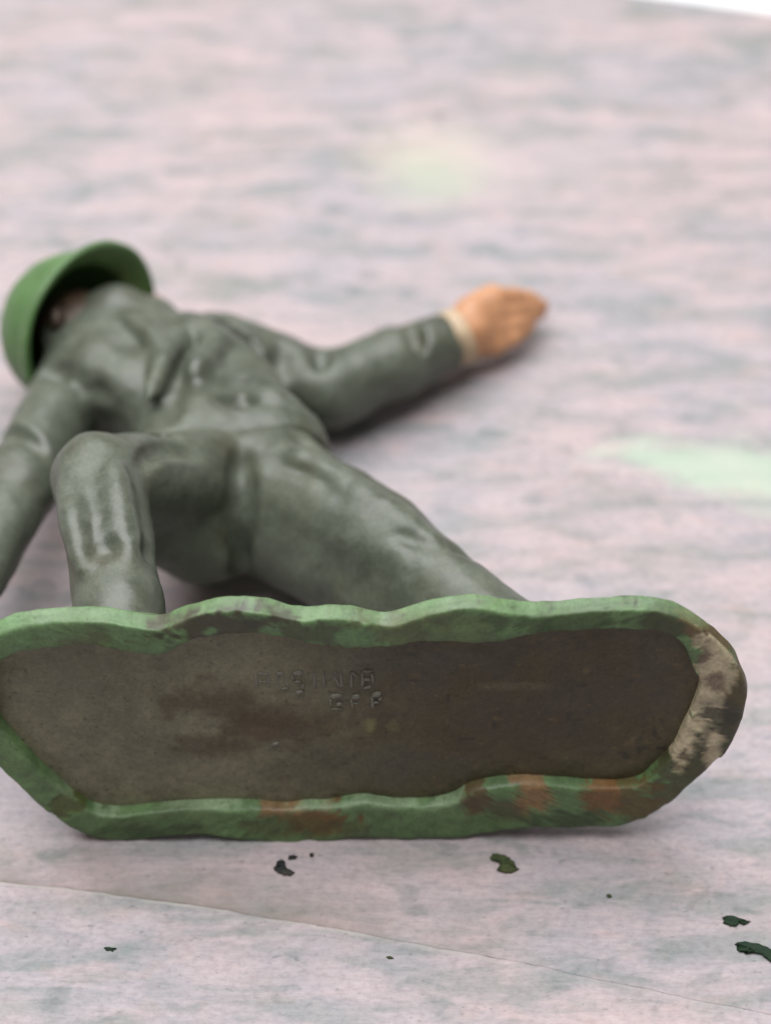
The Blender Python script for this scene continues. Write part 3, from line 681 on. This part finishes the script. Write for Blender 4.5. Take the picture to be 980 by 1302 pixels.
bm = bmesh.new(); bm.from_mesh(me); bm.normal_update()
vd = Vector(to_world([0, 0, -1]))
flip = sum(f.normal.dot(vd) for f in list(bm.faces)[::50]) < 0
if flip: bmesh.ops.reverse_faces(bm, faces=bm.faces)
bm.to_mesh(me); bm.free()
under = link('underside', me, M_under, base)
tag(under, 'recessed dark brown underside with worn raised lettering')

# worn raised lettering: what is left of two short lines of strokes
def strokes(segs, name):
    bm = bmesh.new()
    for (x0, y0), (x1, y1), w, hgt in segs:
        hgt = hgt + 0.05; w = w * 1.1
        a = np.array(px(x0, y0)); b = np.array(px(x1, y1)); d = b - a; ln = max(0.02, np.linalg.norm(d)); d = d / ln; n = np.array((-d[1], d[0]))
        nseg = 5; ringv = []
        for i in range(nseg + 1):
            t = i / nseg; c = a + d * ln * t; ww = w * (0.75 + 0.35 * random.random()) * (0.55 if i in (0, nseg) else 1)
            hh = hgt * (0.7 + 0.5 * random.random()) * (0.5 if i in (0, nseg) else 1)
            row = []
            for u, z in ((-1, 0.12), (-0.75, -0.6 * hh), (-0.2, -hh), (0.35, -0.95 * hh), (0.8, -0.5 * hh), (1, 0.12)):
                q = c + n * u * ww * 0.5
                row.append(bm.verts.new(Vector(to_world([q[0], q[1], PL + z]))))
            ringv.append(row)
        for i in range(nseg):
            for k in range(5): bm.faces.new((ringv[i][k], ringv[i][k + 1], ringv[i + 1][k + 1], ringv[i + 1][k]))
        bm.faces.new(ringv[0]); bm.faces.new(ringv[-1])
    bmesh.ops.recalc_face_normals(bm, faces=bm.faces)
    me = bpy.data.meshes.new(name); bm.to_mesh(me); bm.free()
    return link(name, me, M_letter, base)
random.seed(4)
SG = [((325, 868), (325, 888), .32, .17), ((327, 868), (342, 870), .28, .14), ((341, 870), (341, 886), .28, .10), ((327, 879), (340, 880), .22, .08),
      ((350, 869), (361, 869), .42, .18), ((352, 870), (352, 886), .26, .09), ((356, 888), (366, 888), .25, .09), ((362, 876), (366, 887), .25, .07),
      ((371, 869), (385, 868), .42, .20), ((371, 871), (372, 878), .28, .12), ((373, 879), (383, 880), .26, .11), ((384, 882), (384, 888), .3, .13), ((374, 893), (385, 892), .34, .16),
      ((399, 868), (399, 888), .24, .07), ((411, 868), (413, 868), .4, .15), ((411, 870), (411, 888), .24, .07), ((423, 868), (427, 868), .36, .12), ((422, 870), (432, 887), .24, .06), ((433, 868), (433, 888), .24, .07),
      ((446, 868), (446, 888), .28, .08), ((447, 868), (455, 874), .26, .08), ((460, 866), (473, 866), .3, .12), ((460, 867), (460, 887), .26, .09), ((472, 868), (474, 881), .32, .17), ((461, 877), (471, 877), .26, .09), ((461, 888), (471, 886), .26, .08),
      ((418, 898), (435, 897), .44, .20), ((419, 900), (419, 911), .26, .09), ((426, 908), (434, 907), .4, .19), ((419, 915), (434, 914), .26, .07),
      ((446, 900), (457, 897), .44, .18), ((446, 902), (447, 914), .26, .08), ((448, 907), (455, 907), .26, .08),
      ((472, 897), (484, 894), .46, .20), ((472, 898), (473, 914), .28, .08), ((483, 898), (482, 904), .3, .12), ((474, 906), (481, 906), .26, .08),
      ((340, 962), (351, 959), .36, .16), ((347, 964), (353, 970), .26, .08)]
lt = strokes(SG, 'lettering'); tag(lt, 'worn raised lettering, only fragments of strokes left')

# ------------------------------------------------------------------ paint flakes fallen on the board
def flake(name, poly, h, mat, label, bend=0.3, seed=0, lift=0.06):
    """a thin curled chip: outline with thickness, domed and tilted"""
    random.seed(seed)
    P = np.array(poly, float); c = P.mean(0); P = P - c
    Q = []
    for i in range(len(P)):
        a, b = P[i], P[(i + 1) % len(P)]
        for t in (0, 0.34, 0.67): Q.append(a + (b - a) * t)
    Q = np.array(Q)
    for _ in range(1): Q = 0.5 * Q + 0.25 * (np.roll(Q, 1, 0) + np.roll(Q, -1, 0))
    Q *= 1.12; Q += np.random.RandomState(seed).uniform(-0.13, 0.13, Q.shape) * min(1.0, np.abs(Q).max()); n = len(Q); R = np.abs(Q).max()
    V = []; F = []
    rings = (1.0, 0.85, 0.6, 0.3)
    for side in (0, 1):
        for s in rings:
            for q in Q * s:
                z = bend * (1 - (np.linalg.norm(q) / R) ** 2) * 0.6 + 0.08 * noise.noise(Vector((q[0] * 2, q[1] * 2, seed)))
                V.append((q[0], q[1], lift + max(0, z) + (h if side == 0 else 0) * (1 if s < 1 else 0.55)))
        V.append((0, 0, lift + bend * 0.6 + (h if side == 0 else 0)))
    m_ = len(rings) * n + 1
    for side in (0, 1):
        o = side * m_
        for r in range(len(rings) - 1):
            for k in range(n): F.append([o + r * n + k, o + r * n + (k + 1) % n, o + (r + 1) * n + (k + 1) % n, o + (r + 1) * n + k])
        for k in range(n): F.append([o + (len(rings) - 1) * n + k, o + (len(rings) - 1) * n + (k + 1) % n, o + m_ - 1])
    for k in range(n): F.append([k, (k + 1) % n, m_ + (k + 1) % n, m_ + k])
    me = mesh_np(name, np.array(V) * MM, F)
    bm = bmesh.new(); bm.from_mesh(me); bmesh.ops.recalc_face_normals(bm, faces=bm.faces); bm.to_mesh(me); bm.free()
    o = link(name, me, mat); o.location = Vector((c[0], c[1], 0)) * MM
    return tag(o, label, 'paint flake', 'paint flakes fallen on the board')
def gp(*pts):                                  # photo-measured board positions to millimetres
    return [((x - 490) / 15.1 * (1 - (y - 1150) * -0.0002) + 1.28, -8.6 - (y - 1150) * 0.0735) for x, y in pts]
flake('paint_flake', gp((912, 1169), (917, 1166), (926, 1168), (944, 1173), (940, 1176), (930, 1175), (922, 1180), (914, 1177)), 0.10, M_flake, 'small tadpole shaped dark green paint flake, upper of two at the right edge', 0.16, 1)
flake('paint_flake', gp((921, 1201), (935, 1200), (955, 1205), (963, 1213), (964, 1222), (960, 1226), (956, 1218), (950, 1214), (935, 1214), (926, 1211)), 0.10, M_flake, 'long hooked dark green paint flake, lower of two at the right edge', 0.18, 2)
flake('paint_flake', gp((346, 1104), (351, 1099), (352, 1092), (361, 1094), (360, 1103), (372, 1109), (364, 1112), (352, 1108)), 0.10, M_flake3, 'jagged near-black paint flake lying just below the left part of the base', 0.23, 3)
flake('paint_flake', gp((363, 1087), (369, 1085), (375, 1087), (374, 1091), (365, 1091)), 0.10, M_flake3, 'tiny dark crumb touching the jagged near-black flake', 0.09, 4)
flake('paint_flake', gp((391, 1084), (396, 1082), (397, 1086), (393, 1088)), 0.10, M_flake3, 'tiny grey crumb right beside the base, right of the near-black flake', 0.07, 5)
flake('paint_flake', gp((626, 1087), (634, 1084), (641, 1087), (650, 1090), (655, 1097), (661, 1105), (650, 1108), (632, 1107), (640, 1100), (637, 1094), (628, 1094)), 0.10, M_flake2, 'ragged olive green paint flake below the middle of the base', 0.20, 6)
flake('paint_flake', gp((145, 1207), (154, 1206), (161, 1208), (155, 1211), (148, 1210)), 0.10, M_flake, 'thin dark green sliver alone at the lower left of the board', 0.07, 7)
flake('paint_flake', gp((770, 1138), (775, 1137), (777, 1141), (772, 1142)), 0.10, M_flake2, 'tiny olive speck between the base and the two dark flakes', 0.07, 8)
flake('paint_flake', gp((491, 1218), (497, 1217), (500, 1220), (494, 1221)), 0.10, M_flake2, 'tiny pale green speck below the board joint at the middle', 0.05, 9)
